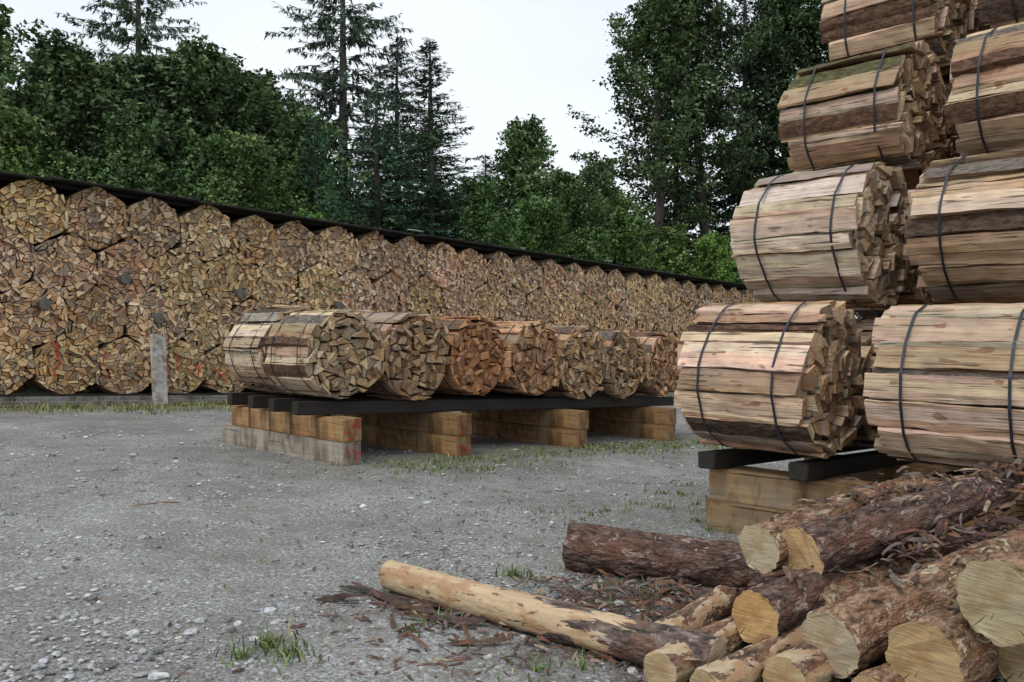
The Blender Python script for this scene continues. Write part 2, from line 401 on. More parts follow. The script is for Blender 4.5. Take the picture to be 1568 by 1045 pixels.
# middle pile
mid=empty('firewood_bundle_row')
tints=[(1.0,1.0,.96),(.84,.75,.70),(1.0,.72,.56),(1.02,.82,.69),(1.03,.95,.88),(.95,.88,.78),(1,.84,.73)]
f0=Vector((-1.95,9.8,0))
for k in range(7):
    for r in range(2):
        c=f0+ROW*1.09*k-BP*(1.13*r)+BP*random.uniform(-.08,.08)
        z=gz(c.x,c.y)+.725+.57+random.uniform(-.025,.025)
        put_bundle(mid,near[(k*3+r*5)%10],Vector((c.x,c.y,z)),rotx=0 if k==0 else random.choice([0,math.pi/2,math.pi,2.2,4]),rz=BA+random.uniform(-.03,.03),sc=random.uniform(.97,1.03),col=tints[k] if r==0 else (.98,.97,.95))
def timber_stack(parent,front,length,layers=2,h=.275,w=.27,blocks=False):
    for j in range(layers):
        z=gz(front.x,front.y)-.01
        off=random.uniform(-.03,.03); L=length+random.uniform(-.15,.05)
        if blocks and j==layers-1:
            a=0
            while a<length-.2:
                l=random.choice([.42,.5,.62]); c=front-P*a; c=Vector((c.x,c.y,gz(c.x,c.y)-.01+j*(h+.003)))
                f=random.uniform(.7,1.1)
                timber(parent,'timber_block',c,slopez(-P),l,w*random.uniform(.93,1),h-.01,M_timber,col=(f,f*random.uniform(.88,1),f*random.uniform(.8,1))); a+=l+.03
            continue
        c=front+ROW*off; f=random.uniform(.7,1.05)
        timber(parent,'timber_beam',Vector((c.x,c.y,z+j*(h+.003))),slopez(-P),L,w,h,M_timber if (j or not blocks) else M_greyt,col=(f,f*.93,f*.85))
for (sx_,sy_,bl) in ((-1.86,9.5,True),(-.62,10.72,False),(1.08,12.35,False),(2.75,13.95,False)):
    timber_stack(mid,Vector((sx_,sy_,0)),2.6,blocks=bl)
for q in (.22,.78,1.32,1.9):
    c=f0-BP*q-ROW*.62; z=gz(c.x,c.y)+.548
    timber(mid,'rail',Vector((c.x,c.y,z)),slopez(ROW),8.0,.15,.16,M_dark)
def scribble(parent,face,up):
    for i in range(5):
        V=[];F=[]; y0=random.uniform(-.1,.08); z0=up+random.uniform(.06,.2); n=9; th=random.random()*6
        for k in range(n):
            th+=random.uniform(-.9,.9); y0+=math.cos(th)*.022; z0+=math.sin(th)*.022
            y0=max(-.11,min(.11,y0)); z0=max(up+.03,min(up+.24,z0))
            V+= [(.0,y0-.005,z0-.008),(.0,y0+.005,z0+.009)]
        for k in range(n-1): F.append((2*k,2*k+1,2*k+3,2*k+2))
        o=bpy.data.objects.new('paint_mark',py_mesh('paint_mark',V,F,[M_red])); c=face+P*.014
        o.location=(c.x,c.y,gz(c.x,c.y)); o.rotation_euler=(0,0,PA); link(o,parent)
for q in ((-1.86,9.5),(-.62,10.72)):
    scribble(mid,Vector((*q,0)),0); scribble(mid,Vector((*q,0)),.27)
# right pile
right=empty('firewood_bundle_pile')
fr=Vector((2.42,6.05,0)); idx=0
for lev in range(5):
    for colm in range(2):
        for k in range(4 if lev<3 else 3):
            c=fr+ROW*(.84*lev+1.16*k)+P*(1.43*colm)+BP*random.uniform(-.06,.06)
            z=-.397+CAMZ+1.165*lev-.055*1.16*k
            m=near[(lev*2+colm*5+1)%10] if k==0 else near[(idx)%10]; idx+=1
            if lev==2 and colm==0 and k==0: m=near[2]
            put_bundle(right,m,Vector((c.x,c.y,z)),rz=BA+random.uniform(-.025,.025),rotx=(0 if (lev==2 and k==0) else random.choice([0,1.6,3.1,4.4,5.2])),col=random.choice([(1,1,1),(.98,.94,.9),(.94,.9,.86),(1,.93,.87)]))
for off in (0.0,1.7,3.6):
    c=Vector((1.66,6.72,0))+ROW*off
    for j in range(2):
        timber(right,'timber_beam',Vector((c.x+.02*j,c.y,gz(c.x,c.y)+.262*j-.01)),slopez(P),2.9,.25,.26,M_timber,col=(.95,.93,.88) if j else (.78,.77,.74))
for q in (.12,.85,1.75,2.35):
    c=Vector((1.66,6.72,0))+P*q-ROW*.32; 
    timber(right,'rail',Vector((c.x,c.y,gz(c.x,c.y)+.515)),slopez(ROW),6.0,.15,.13,M_dark)
# ------------------------------------------------------------ firewood wall
wall=empty('firewood_storage_wall')
W0=Vector((-9.9,15.8,0)); N_=Vector((.707,-.707,0))
wm=[gen_bundle('wall_bundle%d'%i,300+i,D=1.185,L=1.0,ncell=60,segs=1,hexa=True,strap=False,barkp=.3,amax=.019,amid=.0115) for i in range(14)]
for back in range(2):
    for j in range(4):
        for k in range(-6,27):
            s=k*1.175+(.5875 if (j+back)%2 else 0)+random.uniform(-.03,.03)
            sp=1.012*(1+.0026*s)
            c=W0+ROW*s-N_*(1.1*back)+N_*random.uniform(-.05,.04)
            z=gz(c.x,c.y)+.2+.585+j*sp+random.uniform(-.03,.03)
            f=random.uniform(.92,1.22)
            put_bundle(wall,random.choice(wm),Vector((c.x,c.y,z)),rotx=random.randrange(6)*math.pi/3+random.uniform(-.08,.08),col=(f,f*random.uniform(.90,1),f*random.uniform(.80,.97)),rz=-math.pi/4,direction=N_,L=1.0)
def roofz(s): return CAMZ+2.99-.0403*s
s=-7.0
while s<31:
    l=random.choice([2.6,3.0,3.4]); dz=random.uniform(-.015,.02)
    c=W0+ROW*s+N_*.32; c.z=roofz(s)+dz
    d=Vector((.707,.707,-.0403)); 
    o=timber(wall,'roof_sheet',c-N_*1.35,d,l+.06,2.7,.03,M_roof)
    o.rotation_euler=(random.uniform(-.01,.01)+.03,o.rotation_euler[1],o.rotation_euler[2])
    s+=l
for off,zz,h in ((-.25,-.11,.09),(-1.2,-.14,.12)):
    c=W0+ROW*(-7)+N_*off; c.z=roofz(-7)+zz
    timber(wall,'roof_purlin',c,Vector((.707,.707,-.0403)),38,.08,h,M_dark)
for sz in (-1.6,9.6,18.2):
    c=W0+ROW*sz+N_*.40; c.z=roofz(sz)+.04; timber(wall,'roof_patch',c,Vector((.707,.707,-.0403)),random.uniform(.3,.5),.12,.02,M_zinc)
for (s_,h_) in ((.75,2.0),(2.3,2.65),(3.0,1.85),(4.9,2.55),(7.6,2.45),(12.6,2.35),(21,2.1),(-1.5,2.9)):
    bm=bmesh.new(); bmesh.ops.create_cone(bm,cap_ends=True,segments=18,radius1=.125,radius2=.115,depth=.5)
    bmesh.ops.bevel(bm,geom=[e for e in bm.edges if abs(e.verts[0].co.z-e.verts[1].co.z)<.01],offset=.012,segments=2,affect='EDGES')
    for v in bm.verts: v.co=Vector((v.co.z,v.co.x*random.uniform(.95,1.05),v.co.y))
    me=bpy.data.meshes.new('prop_pole'); bm.to_mesh(me); bm.free(); me.materials.append(M_greyt)
    o=bpy.data.objects.new('prop_pole',me); c=W0+ROW*s_-N_*.13; o.location=(c.x,c.y,gz(c.x,c.y)+h_); o.rotation_euler=(0,0,-math.pi/4); o.color=(.5,.48,.46,1); link(o,wall)
for s_ in (-.2,.9,1.1,2.0,3.3,3.9,4.4,5.2,6.1,7.0,9,11.5):
    for q in range(2):
        V=[];F=[]; yy=random.uniform(-.15,.15); zz=random.uniform(.4,1.1)
        for k in range(6): V+=[(0,yy-.014,zz),(0,yy+.014,zz)]; yy+=random.uniform(-.05,.05); zz+=random.uniform(.02,.08)
        for k in range(5): F.append((2*k,2*k+1,2*k+3,2*k+2))
        o=bpy.data.objects.new('spray_mark',py_mesh('spray_mark',V,F,[M_red])); c=W0+ROW*s_+N_*.062; o.location=(c.x,c.y,gz(c.x,c.y)); o.rotation_euler=(0,0,-math.pi/4); link(o,wall)
for off,h,z in ((.34,.17,.0),(.05,.2,.0),(.72,.10,.0)):
    s=-7
    while s<30:
        l=random.uniform(3.2,4.2); c=W0+ROW*s+N_*(off+random.uniform(-.03,.03)); c.z=gz(c.x,c.y)+z
        f=random.uniform(.75,1.0)
        timber(wall,'base_rail',c,slopez(ROW),l-.03,.13,h,M_greyt if off!=.05 else M_dark,col=(f,f,f)); s+=l
pl=empty('leaning_plank'); c=Vector((-7.45,17.22,0))
o=timber(pl,'plank',Vector((c.x,c.y,gz(c.x,c.y)+.0)),(0,0,1),1.5,.30,.09,M_greyt,col=(1.55,1.55,1.55)); o.rotation_euler=(math.radians(3),math.radians(-86),math.radians(-45+180))
# ------------------------------------------------------------ round logs
def make_log(p0,p1,r0,r1,mat,seed,parent=None,name='log',endcol=(1,1,1),rough=1.0):
    p0=Vector(p0);p1=Vector(p1); d=p1-p0; L=d.length; n=max(12,int(L/.02)); S=60; so=seed*17.3
    V=[]; bend=random.Random(seed).uniform(-.02,.02)
    for i in range(n+1):
        u=i/n; x=u*L; r=r0+(r1-r0)*u
        oy=bend*math.sin(math.pi*u)*L*.6
        for k in range(S):
            th=2*math.pi*k/S; cy,cz=math.cos(th),math.sin(th)
            lo=noise.noise(Vector((x*1.6+so,cy*r*7,cz*r*7)))
            hi=noise.noise(Vector((x*14+so,cy*r*34,cz*r*34)))
            h3=noise.noise(Vector((x*34+so,cy*r*80,cz*r*80)))
            pk=noise.noise(Vector((x*6+so,cy*r*22,cz*r*22+9)))
            dd=1+.08*lo+rough*(.045*max(-.3,hi)+.028*h3+(.06 if pk>.12 else 0))
            xx=x+ (noise.noise(Vector((cy*2,cz*2,so)))*.016 if i in(0,n) else 0)
            V.append((xx,oy+cy*r*dd,cz*r*dd))
    F=[];mi=[]
    for i in range(n):
        for k in range(S):
            a=i*S+k;b=i*S+(k+1)%S; F.append((a,a+S,b+S,b)); mi.append(0)
    F.append([k for k in range(S)]); mi.append(1)
    F.append([n*S+k for k in range(S)][::-1]); mi.append(1)
    me=py_mesh(name,V,F,[mat,M_end],None,mi)
    me.polygons.foreach_set('use_smooth',[m==0 for m in mi])
    o=bpy.data.objects.new(name,me); o.location=p0; o.rotation_mode='QUATERNION'; o.rotation_quaternion=d.to_track_quat('X','Z'); o.color=(*endcol,1); link(o,parent); return o
def W(x,y,up): return (x,y,gz(x,y)+up)
make_log(W(-.70,4.60,.085),W(.86,3.40,.095),.078,.098,M_bkq,1,name='peeled_log',rough=.45)
make_log(W(.37,5.22,.14),W(2.0,4.62,.13),.145,.13,M_bkd,2,name='bark_log')
pile=empty('log_pile')
logs=[
 ((1.25,4.12,.414),(2.5,5.0,.62),.120,.100,M_bkt,(1.05,1.1,1.1)),
 ((1.42,4.00,.427),(3.15,4.95,.74),.128,.10,M_bkd,(1.1,.92,.7)),
 ((1.077,3.60,.229),(2.2,4.55,.30),.115,.10,M_bkd,(1.1,.85,.56)),
 ((1.42,3.85,.20),(2.7,4.7,.3),.108,.10,M_bkt,(.95,.95,.9)),
 ((1.288,3.30,.225),(3.2,4.6,.50),.127,.115,M_bkt,(.9,.93,.93)),
 ((1.74,2.90,.535),(3.6,4.05,.70),.150,.14,M_bkt,(.86,.88,.80)),
 ((1.53,3.02,.27),(3.1,4.1,.35),.142,.13,M_bkt,(.88,.77,.58)),
 ((1.078,3.22,.10),(2.0,4.0,.12),.092,.09,M_bkp,(.95,.87,.7)),
 ((.61,3.56,.10),(1.12,4.25,.12),.074,.07,M_bkp,(.95,.9,.8)),
 ((.60,3.30,.085),(1.25,4.0,.10),.078,.075,M_bkp,(.95,.9,.8)),
 ((.76,3.18,.075),(1.4,3.75,.12),.072,.07,M_bkp,(.95,.9,.8)),
 ((1.90,2.98,.30),(3.4,4.0,.33),.12,.12,M_bkt,(.8,.75,.62)),
 ((2.0,4.3,.30),(3.4,5.0,.42),.13,.12,M_bkd,(.8,.7,.6)),
 ((2.25,4.72,.60),(3.5,4.85,.76),.10,.09,M_bkt,(.8,.7,.6)),
 ((2.5,4.75,.12),(3.7,5.0,.12),.12,.12,M_bkd,(1,.9,.8)),
 ((1.35,3.05,.10),(2.5,3.9,.12),.095,.09,M_bkt,(.8,.7,.55)),
 ((1.7,3.5,.13),(2.9,4.3,.13),.13,.12,M_bkd,(.8,.7,.55)),
]
for i,(a,b,r0,r1,m,ec) in enumerate(logs):
    make_log(W(*a),W(*b),r0,r1,m,20+i,parent=pile,name='pile_log',endcol=ec)
# ------------------------------------------------------------ bark strips, chips
DV=[];DF=[];DC=[]
def strip(c,ang,L,w,curl,colr,tilt=0,z=0):
    n=6;m=3;b=len(DV); bendy=random.uniform(-.5,.5); tw=random.uniform(-.8,.8); arch=random.uniform(-.1,.18)*L if tilt else 0
    for i in range(n+1):
        u=i/n-.5; ww=w*(1-.5*abs(2*u)**3)*random.uniform(.6,1.2)
        for k in range(m+1):
            v=(k/m-.5)
            lx=u*L*random.uniform(.94,1.06); ly=v*ww+bendy*u*u*L*.4; lz=curl*ww*(1-4*v*v)*.6+tilt*(u+.5)*L+tw*u*v*ww+.004+random.uniform(0,.004)+arch*(1-4*u*u)
            DV.append((c[0]+lx*math.cos(ang)-ly*math.sin(ang),c[1]+lx*math.sin(ang)+ly*math.cos(ang),c[2]+max(lz,.002)))
    for i in range(n):
        for k in range(m):
            a=b+i*(m+1)+k; DF.append((a,a+1,a+m+2,a+m+1)); DC.append((*[q*random.uniform(.8,1.2) for q in colr],1))
BC=[(.12,.07,.05),(.085,.055,.042),(.17,.10,.07),(.17,.135,.115),(.16,.075,.045),(.30,.22,.155),(.10,.055,.04),(.07,.045,.035)]
def rs(cx,cy,sx_,sy_,n,Lr,wr,zup=0,tilt=0):
    for _ in range(n):
        x=random.gauss(cx,sx_);y=random.gauss(cy,sy_)
        strip((x,y,gz(x,y)+random.uniform(0,zup)),random.random()*6.28,random.uniform(*Lr),random.uniform(*wr),random.uniform(.1,.9),random.choice(BC),random.uniform(0,tilt))
for (x,y,a,L) in ((-.75,4.45,-.5,.5),(-.62,4.3,-.8,.55),(-.5,4.2,-.35,.5),(-.35,4.05,-.2,.45),(-.8,4.5,-.9,.35),(-.15,3.75,.2,.3),(-.45,4.28,-1.2,.4),(-.9,4.35,.3,.3),(-.3,4.2,-.6,.4)):
    strip((x,y,gz(x,y)+.01),a,L,random.uniform(.03,.05),.8,random.choice([BC[0],BC[1],BC[7]]),0)
rs(-.45,4.2,.2,.17,30,(.1,.3),(.012,.03),.02)
rs(.0,3.95,.45,.3,170,(.02,.12),(.006,.024))
rs(.9,4.3,.5,.38,460,(.02,.16),(.006,.03),.03,.1)
rs(.55,4.6,.4,.25,180,(.02,.14),(.006,.028),.02,.1)
rs(1.05,4.75,.4,.2,140,(.04,.2),(.01,.035),.04,.2)
rs(.3,3.6,.6,.35,190,(.02,.1),(.006,.022))
rs(1.2,3.7,.4,.5,120,(.04,.2),(.01,.035),.12,.2)
rs(-.1,5.3,.9,1.0,200,(.02,.07),(.006,.016))
rs(-1.0,7.0,1.8,2.0,220,(.02,.08),(.008,.018))
rs(-3.0,6.0,2,2.0,90,(.02,.06),(.008,.016))
rs(-2.9,6.8,.1,.1,2,(.2,.3),(.03,.05))
def on_pile(n,fn,L,w):
    for _ in range(n):
        u=random.random(); a=fn(u); strip((a[0]+random.gauss(0,.05),a[1]+random.gauss(0,.05),a[2]+random.uniform(-.03,.03)),random.gauss(.5,.8),random.uniform(*L),random.uniform(*w),random.uniform(.2,1),random.choice(BC),random.uniform(-.1,.28))
for (a,b,r0,r1,m,ec) in logs[:5]+logs[6:7]+logs[11:14]:
    A_=Vector(W(*a));B_=Vector(W(*b))
    on_pile(46,lambda u:A_.lerp(B_,.12+u*.86)+Vector((0,0,r0*.9)),(.03,.17),(.008,.032))
A_=Vector(W(1.75,4.5,.56)); B_=Vector(W(3.1,4.75,.76))
on_pile(170,lambda u:A_.lerp(B_,u)+Vector((0,0,random.gauss(0,.03))),(.05,.2),(.012,.05))
A_=Vector(W(1.8,4.0,.42)); B_=Vector(W(2.8,4.45,.56))
on_pile(110,lambda u:A_.lerp(B_,u)+Vector((0,0,random.gauss(0,.03))),(.05,.2),(.01,.04))
link(bpy.data.objects.new('bark_debris',py_mesh('bark_debris',DV,DF,[M_debris],DC)))
# ------------------------------------------------------------ grass
GV=[];GC=[]
def tuft(x,y,n,h,spread,dry=.15):
    for _ in range(n):
        a=random.random()*6.28; r=abs(random.gauss(0,spread)); bx=x+r*math.cos(a); by=y+r*math.sin(a); bz=gz(bx,by)-.005
        hh=h*random.uniform(.3,1.1); w=random.uniform(.0015,.004)*(1+.12*y); l=random.uniform(.2,1.3)*hh; a2=random.random()*6.28; t2=a2+1.57
        dx,dy=math.cos(t2)*w,math.sin(t2)*w; ex,ey=math.cos(a2)*l,math.sin(a2)*l
        GV.extend([(bx-dx,by-dy,bz),(bx+dx,by+dy,bz),(bx+ex*.4+dx*.8,by+ey*.4+dy*.8,bz+hh*.65),(bx+ex*.4-dx*.8,by+ey*.4-dy*.8,bz+hh*.65)])
        GV.extend([(bx+ex*.4-dx*.8,by+ey*.4-dy*.8,bz+hh*.65),(bx+ex*.4+dx*.8,by+ey*.4+dy*.8,bz+hh*.65),(bx+ex+dx*.1,by+ey+dy*.1,bz+hh),(bx+ex-dx*.1,by+ey-dy*.1,bz+hh)])
        c=(.12,.19,.05) if random.random()>dry else (.36,.30,.15); f=random.uniform(.6,1.25); c=(c[0]*f,c[1]*f,c[2]*f,1); GC.extend([c,c])
for (x,y,n,h,s) in ((-1.08,3.62,90,.08,.09),(-.95,3.52,70,.07,.08),(-1.15,3.5,60,.05,.08),(-.35,4.05,50,.06,.05),(-.5,3.9,30,.05,.05),(.02,4.95,60,.08,.06),(.35,3.75,40,.06,.06),(.1,3.45,60,.05,.09),(.55,4.75,40,.06,.1),(.3,3.5,40,.05,.1),(.75,4.55,40,.07,.1),(-.15,4.4,30,.05,.08)):
    tuft(x,y,n,h,s)
for _ in range(26): tuft(random.gauss(2.0,.5),random.gauss(7.6,.7),30,.06,.13)
for _ in range(160):
    u=random.random(); c=Vector((-1.6,9.3,0)).lerp(Vector((3.2,13.9,0)),u); tuft(c.x+random.gauss(.15,.4),c.y+random.gauss(-.2,.4),14,.06,.18,.3)
for _ in range(14): tuft(random.gauss(.9,.5),random.gauss(7.3,.35),14,.04,.14)
for _ in range(620):
    s=random.uniform(-4,22); c=W0+ROW*s+N_*(.5+abs(random.gauss(.5,.6))); tuft(c.x,c.y,18,.12,.16,.5)
for _ in range(110): tuft(random.uniform(-4,3),random.uniform(3,11),4,.03,.05)
GV=np.array(GV); GF=np.arange(len(GV)).reshape(-1,4)
link(bpy.data.objects.new('grass',np_mesh('grass',GV,GF,[M_grass],GC)))
# ------------------------------------------------------------ trees
def unit(a): return a/np.linalg.norm(a,axis=-1,keepdims=True)
class TB:
    def __init__(s): s.V=[];s.F=[];s.C=[];s.M=[];s.n=0
    def quads(s,Q,C,m):
        k=len(Q); s.V.append(Q.reshape(-1,3)); s.F.append(np.arange(4*k).reshape(k,4)+s.n); s.n+=4*k
        s.C.append(C); s.M.append(np.full(k,m))
    def tube(s,pts,rad,sides=5):
        pts=np.array(pts,float); n=len(pts); a=np.arange(sides)/sides*6.2832
        T=unit(np.gradient(pts,axis=0)); ref=np.array([.1,.2,1.0]) if abs(T[0][2])<.9 else np.array([1.,0,0])
        U=unit(np.cross(T,ref)); Vv=np.cross(T,U)
        ring=pts[:,None]+np.array(rad)[:,None,None]*(np.cos(a)[None,:,None]*U[:,None]+np.sin(a)[None,:,None]*Vv[:,None])
        r2=np.roll(ring,-1,axis=1)
        Q=np.stack([ring[:-1],r2[:-1],r2[1:],ring[1:]],2).reshape(-1,4,3)
        s.quads(Q,np.ones((len(Q),4)),1)
    def mesh(s,name): return np_mesh(name,np.concatenate(s.V),np.concatenate(s.F),[M_leaf,M_tbark],np.concatenate(s.C),np.concatenate(s.M))
def decid(name,seed,H=10.,R=3.2,base=.08,nl=72,leaf=.165,per=44,col=(.098,.152,.056),trunk=.16,m=8,spr=1.0):
    g=np.random.default_rng(seed); tb=TB()
    lean=g.normal(0,.02,2); zt=np.linspace(0,H*.97,12); tp=np.stack([lean[0]*zt+.12*np.sin(zt*.6+seed),lean[1]*zt+.1*np.cos(zt*.5),zt],1)
    tb.tube(tp,trunk*(1-zt/H)**.8+.012,8)
    C_=[];S_=[]
    for i in range(nl):
        t=base+(.97-base)*((i+.5)/nl)**.92; z0=t*H*.93; az=i*2.39996+g.normal(0,.3)
        tt=(t-base)/(1-base); env=R*max(.06,(1-tt)**.62*min(1,.55+1.7*tt))
        L=env*g.uniform(.55,1.38)+.25; el=math.radians(g.uniform(5,30)+48*tt)
        d=np.array([math.cos(az)*math.cos(el),math.sin(az)*math.cos(el),math.sin(el)])
        st=np.array([np.interp(z0,zt,tp[:,0]),np.interp(z0,zt,tp[:,1]),z0])
        u=np.linspace(0,1,6)[:,None]; cur=st+d*L*u+np.array([0,0,1])*(g.uniform(-.18,.12)*L)*u**2
        tb.tube(cur,np.linspace(.035*(1.2-tt),.006,6),4)
        lb=g.uniform(.72,1.28)
        for k in range(m):
            q=.25+.80*(k+g.random())/m; pos=st+d*L*q+np.array([0,0,1])*(g.uniform(-.1,.1)*L)*q*q
            d2=unit(d+g.normal(0,.75,3)*np.array([1,1,.55])); l2=L*.42*g.uniform(.5,1.3)*(1.15-.4*q)+.15
            nn=int(per*g.uniform(.6,1.3)); w=g.random(nn)[:,None]
            c=pos+d2*l2*w+g.normal(0,1,(nn,3))*np.array([.17,.17,.10])*(1.1-.75*w)*(H/10)**.5*spr
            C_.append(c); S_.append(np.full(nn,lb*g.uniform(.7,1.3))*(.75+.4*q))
    C=np.concatenate(C_); b=np.concatenate(S_); n=len(C)
    nrm=unit(np.array([0,0,.9])+g.normal(0,.75,(n,3))); a=unit(np.cross(nrm,g.normal(size=(n,3)))); bb=np.cross(nrm,a)
    s=(leaf*g.uniform(.55,1.2,n))[:,None]
    Q=np.stack([C-a*s*.55,C-bb*s*.32+nrm*s*.06,C+a*s*.55,C+bb*s*.32+nrm*s*.06],1)
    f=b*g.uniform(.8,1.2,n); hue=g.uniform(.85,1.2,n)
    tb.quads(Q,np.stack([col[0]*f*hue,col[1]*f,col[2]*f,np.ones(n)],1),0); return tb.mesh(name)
def conifer(name,seed,H=15.,R=3.,bare=.05,step=.34,nb=7,droop=.35,dens=1.0,col=(.066,.11,.06),jag=.35,tw=.38,trunk=.2,twd=.5,power=.8,ww=1.0):
    g=np.random.default_rng(seed); tb=TB(); zt=np.linspace(0,H,12); tb.tube(np.stack([0*zt+.05*np.sin(zt*.4),0*zt,zt],1),trunk*(1-zt/H)**.8+.01,8)
    Pn=[];Dn=[];Wn=[];Bn=[]; z=bare*H+.2
    while z<H*.985:
        t=(z-bare*H)/(H*(1-bare)); 
        for k in range(nb):
            az=g.random()*6.283; L=(R*min(1,(1-t)**power*(.75+2.0*t if t<.13 else 1.0))+.14)*g.uniform(1-jag,1+jag*.5)
            up=math.radians(g.uniform(-6,12)+38*t**2); d=np.array([math.cos(az)*math.cos(up),math.sin(az)*math.cos(up),math.sin(up)])
            st=np.array([0,0,z+g.uniform(-.1,.1)]); dr=droop*g.uniform(.6,1.4)
            fpos=lambda q: st+d*L*q[:,None]+np.array([0,0,1.])*((-dr*L*q**1.6+.35*dr*L*q**4)[:,None])
            tb.tube(fpos(np.linspace(0,1,5)),np.linspace(.03*(1.2-t),.004,5),3)
            n=max(6,int(L*22*dens)); q=.1+.92*g.random(n)**.8; p=fpos(np.clip(q,0,1.0))
            side=np.array([-math.sin(az),math.cos(az),0]); sg=np.where(g.random(n)<.5,-1,1)[:,None]
            D=d*g.uniform(.25,1,(n,1))+side*sg*g.uniform(.1,.95,(n,1))+np.array([0,0,-1.])*g.uniform(-.1,twd*2,(n,1)); D=unit(D)
            l=tw*(g.uniform(.5,1.15,n)*(1.15-.55*q)*(.5+.5*(1-t)))[:,None]
            Wv=unit(np.cross(D,g.normal(0,.6,(n,3))+np.array([0,0,1.])))*l*g.uniform(.18,.34,(n,1))*ww
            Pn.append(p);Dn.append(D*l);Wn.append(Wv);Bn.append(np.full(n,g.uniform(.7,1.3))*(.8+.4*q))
        z+=step*g.uniform(.7,1.3)*(1-.45*t)
    P_=np.concatenate(Pn);D=np.concatenate(Dn);Wv=np.concatenate(Wn);b=np.concatenate(Bn)
    n=len(P_); Qs=[]
    for r in range(2):
        Dr=D if r==0 else D*.75+g.normal(0,.35,(n,3))*np.linalg.norm(D,axis=1,keepdims=True)
        Qs.append(np.stack([P_-Wv*.25,P_+Dr*.45-Wv*.5,P_+Dr,P_+Dr*.5+Wv*.5],1))
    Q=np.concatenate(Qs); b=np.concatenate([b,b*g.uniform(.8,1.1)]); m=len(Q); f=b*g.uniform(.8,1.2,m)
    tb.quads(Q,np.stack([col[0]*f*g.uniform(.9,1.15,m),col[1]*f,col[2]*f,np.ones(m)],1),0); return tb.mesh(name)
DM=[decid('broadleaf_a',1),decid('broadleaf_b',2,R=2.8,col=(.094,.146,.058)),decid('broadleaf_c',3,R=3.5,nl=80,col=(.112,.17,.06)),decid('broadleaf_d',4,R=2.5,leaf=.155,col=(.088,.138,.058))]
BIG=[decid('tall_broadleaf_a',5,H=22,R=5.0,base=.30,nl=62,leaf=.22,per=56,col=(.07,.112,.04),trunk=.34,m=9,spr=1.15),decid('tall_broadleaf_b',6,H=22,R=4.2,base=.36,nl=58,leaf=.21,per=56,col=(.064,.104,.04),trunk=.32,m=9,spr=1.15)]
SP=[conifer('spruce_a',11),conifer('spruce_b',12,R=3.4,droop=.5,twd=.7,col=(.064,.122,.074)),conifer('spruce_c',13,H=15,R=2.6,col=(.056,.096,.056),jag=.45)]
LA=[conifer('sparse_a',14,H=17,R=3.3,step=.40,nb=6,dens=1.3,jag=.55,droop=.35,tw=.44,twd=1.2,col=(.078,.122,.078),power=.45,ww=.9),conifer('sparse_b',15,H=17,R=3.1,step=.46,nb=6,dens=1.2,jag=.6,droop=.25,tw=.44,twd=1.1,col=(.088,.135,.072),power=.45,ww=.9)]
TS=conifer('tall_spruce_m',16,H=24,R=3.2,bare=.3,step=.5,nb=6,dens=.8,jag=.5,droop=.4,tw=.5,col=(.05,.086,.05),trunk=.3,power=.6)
def tree(kind,mesh,H0,x,y,h,col=(1,1,1),wide=1.0):
    s=h/H0; o=bpy.data.objects.new(kind,mesh); o.location=(x,y,gz(x,y)-.05); o.rotation_euler=(0,0,random.random()*6.28)
    o.scale=(s*wide,s*wide,s); o.color=(*col,1); link(o); return o
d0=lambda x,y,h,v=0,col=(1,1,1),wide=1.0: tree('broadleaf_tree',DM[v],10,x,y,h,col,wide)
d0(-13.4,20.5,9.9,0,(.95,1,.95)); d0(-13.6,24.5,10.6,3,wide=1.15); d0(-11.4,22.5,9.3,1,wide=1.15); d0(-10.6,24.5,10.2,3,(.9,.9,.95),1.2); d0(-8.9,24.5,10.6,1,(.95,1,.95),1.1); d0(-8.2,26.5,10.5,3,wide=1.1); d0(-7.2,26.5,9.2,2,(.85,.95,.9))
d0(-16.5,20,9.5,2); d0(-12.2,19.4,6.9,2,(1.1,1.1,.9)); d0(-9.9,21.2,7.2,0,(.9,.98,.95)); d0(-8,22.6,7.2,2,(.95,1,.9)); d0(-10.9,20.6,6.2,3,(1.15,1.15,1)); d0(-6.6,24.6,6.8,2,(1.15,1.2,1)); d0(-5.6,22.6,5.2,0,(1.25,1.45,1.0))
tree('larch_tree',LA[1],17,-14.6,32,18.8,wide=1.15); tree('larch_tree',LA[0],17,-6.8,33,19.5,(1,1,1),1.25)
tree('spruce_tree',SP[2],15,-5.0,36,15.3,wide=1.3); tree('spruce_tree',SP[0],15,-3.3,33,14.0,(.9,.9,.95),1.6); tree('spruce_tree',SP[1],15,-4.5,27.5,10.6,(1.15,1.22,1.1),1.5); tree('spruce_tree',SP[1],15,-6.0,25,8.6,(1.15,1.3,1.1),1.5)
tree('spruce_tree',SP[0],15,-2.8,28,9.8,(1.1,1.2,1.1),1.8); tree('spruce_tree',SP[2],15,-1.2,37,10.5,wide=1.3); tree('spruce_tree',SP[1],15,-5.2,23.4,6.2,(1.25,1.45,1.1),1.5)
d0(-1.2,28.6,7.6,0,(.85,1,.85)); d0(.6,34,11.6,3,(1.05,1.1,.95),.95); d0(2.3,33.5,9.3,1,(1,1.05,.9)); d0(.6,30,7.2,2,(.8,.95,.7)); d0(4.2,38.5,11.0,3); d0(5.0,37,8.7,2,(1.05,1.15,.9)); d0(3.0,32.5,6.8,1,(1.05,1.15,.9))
d0(7.9,40,8.2,0,(1.15,1.2,.85)); d0(9.6,39.5,7.6,2,(1.4,1.55,1.0),.9); d0(12.3,42,9.2,1); d0(6.4,39,7.0,1,(1.1,1.2,.85)); d0(11.2,41,6.6,0,(1.1,1.2,.8))
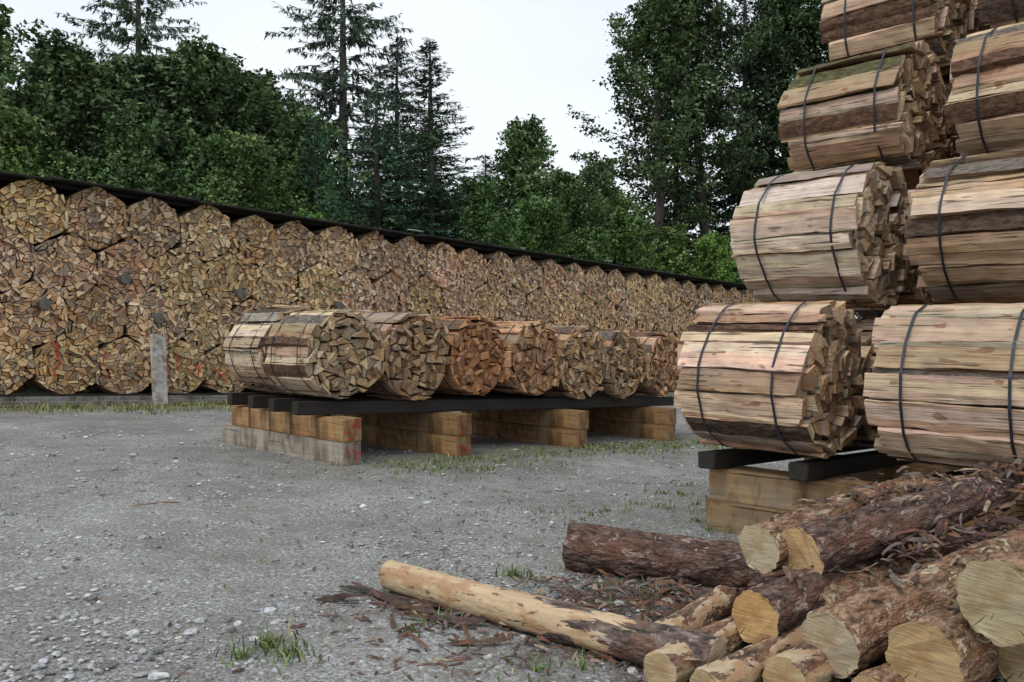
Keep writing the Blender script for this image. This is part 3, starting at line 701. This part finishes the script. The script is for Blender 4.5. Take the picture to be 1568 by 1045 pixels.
for (m,x,y,h,c) in ((0,7.4,42,22.5,(1,1,1)),(1,10.5,43.5,24,(.9,.9,.9)),(0,14.2,46,23.5,(.85,.9,.9)),(1,16.5,44,25,(.85,.9,.9)),(1,20,46,24,(.8,.8,.8))):
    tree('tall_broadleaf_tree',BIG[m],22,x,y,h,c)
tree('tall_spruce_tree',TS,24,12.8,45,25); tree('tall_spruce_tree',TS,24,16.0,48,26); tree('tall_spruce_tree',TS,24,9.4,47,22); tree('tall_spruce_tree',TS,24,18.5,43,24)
mass=empty('distant_forest')
for i in range(22):
    x=-28+i*2.4+random.uniform(-.6,.6); y=42+random.uniform(-3,9)+(8 if x>4 else 0)
    if x<-14: y-=10
    if x<-20: y-=4
    h=random.uniform(9,12.0); o=bpy.data.objects.new('forest_tree',random.choice(DM+SP[:1]) ); s=h/(10 if o.data.name.startswith('broad') else 15)
    o.location=(x,y,gz(x,y)-.1); o.scale=(s*1.5,s*1.5,s); o.rotation_euler=(0,0,random.random()*6); o.color=(.8,.85,.85,1); link(o,mass)
# ------------------------------------------------------------ light, sky
w=bpy.data.worlds.new('World'); scene.world=w; w.use_nodes=True; nt=w.node_tree; bg=nt.nodes['Background']
sky=nt.nodes.new('ShaderNodeTexSky'); sky.sky_type='NISHITA'; sky.sun_disc=False; sky.sun_elevation=math.radians(52); sky.sun_rotation=math.radians(220)
tc=nt.nodes.new('ShaderNodeTexCoord'); nz=nt.nodes.new('ShaderNodeTexNoise'); nz.inputs['Scale'].default_value=1.6; nz.inputs['Detail'].default_value=3
mp=nt.nodes.new('ShaderNodeMapping'); mp.inputs['Scale'].default_value=(1,1,2.6); nt.links.new(tc.outputs['Generated'],mp.inputs[0]); nt.links.new(mp.outputs[0],nz.inputs['Vector'])
cr=nt.nodes.new('ShaderNodeValToRGB'); cr.color_ramp.elements[0].position=.35; cr.color_ramp.elements[0].color=(.71,.79,.88,1); cr.color_ramp.elements[1].position=.65; cr.color_ramp.elements[1].color=(.86,.90,.94,1)
nt.links.new(nz.outputs['Fac'],cr.inputs[0])
mu=nt.nodes.new('ShaderNodeMix'); mu.data_type='RGBA'; mu.blend_type='MULTIPLY'; mu.inputs[0].default_value=1; nt.links.new(cr.outputs[0],mu.inputs[6]); mu.inputs[7].default_value=(9,9,9,1)
mx=nt.nodes.new('ShaderNodeMix'); mx.data_type='RGBA'; mx.inputs[0].default_value=.88; nt.links.new(sky.outputs[0],mx.inputs[6]); nt.links.new(mu.outputs[2],mx.inputs[7])
nt.links.new(mx.outputs[2],bg.inputs[0]); bg.inputs[1].default_value=.138
sl=bpy.data.lights.new('sun','SUN'); sl.energy=1.25; sl.angle=math.radians(18); sl.color=(1,.97,.92); so=bpy.data.objects.new('sun',sl); link(so)
so.rotation_euler=Vector((.50,.60,-1.0)).to_track_quat('-Z','Y').to_euler()
cam=bpy.data.cameras.new('camera'); co=bpy.data.objects.new('camera',cam); link(co); co.location=(0,0,CAMZ); co.rotation_euler=(math.radians(90-1.0),0,0)
cam.sensor_width=36; cam.lens=28.7; cam.clip_end=3000; cam.clip_start=.05; scene.camera=co
scene.view_settings.view_transform='Standard'; scene.view_settings.look='None'; scene.view_settings.exposure=0
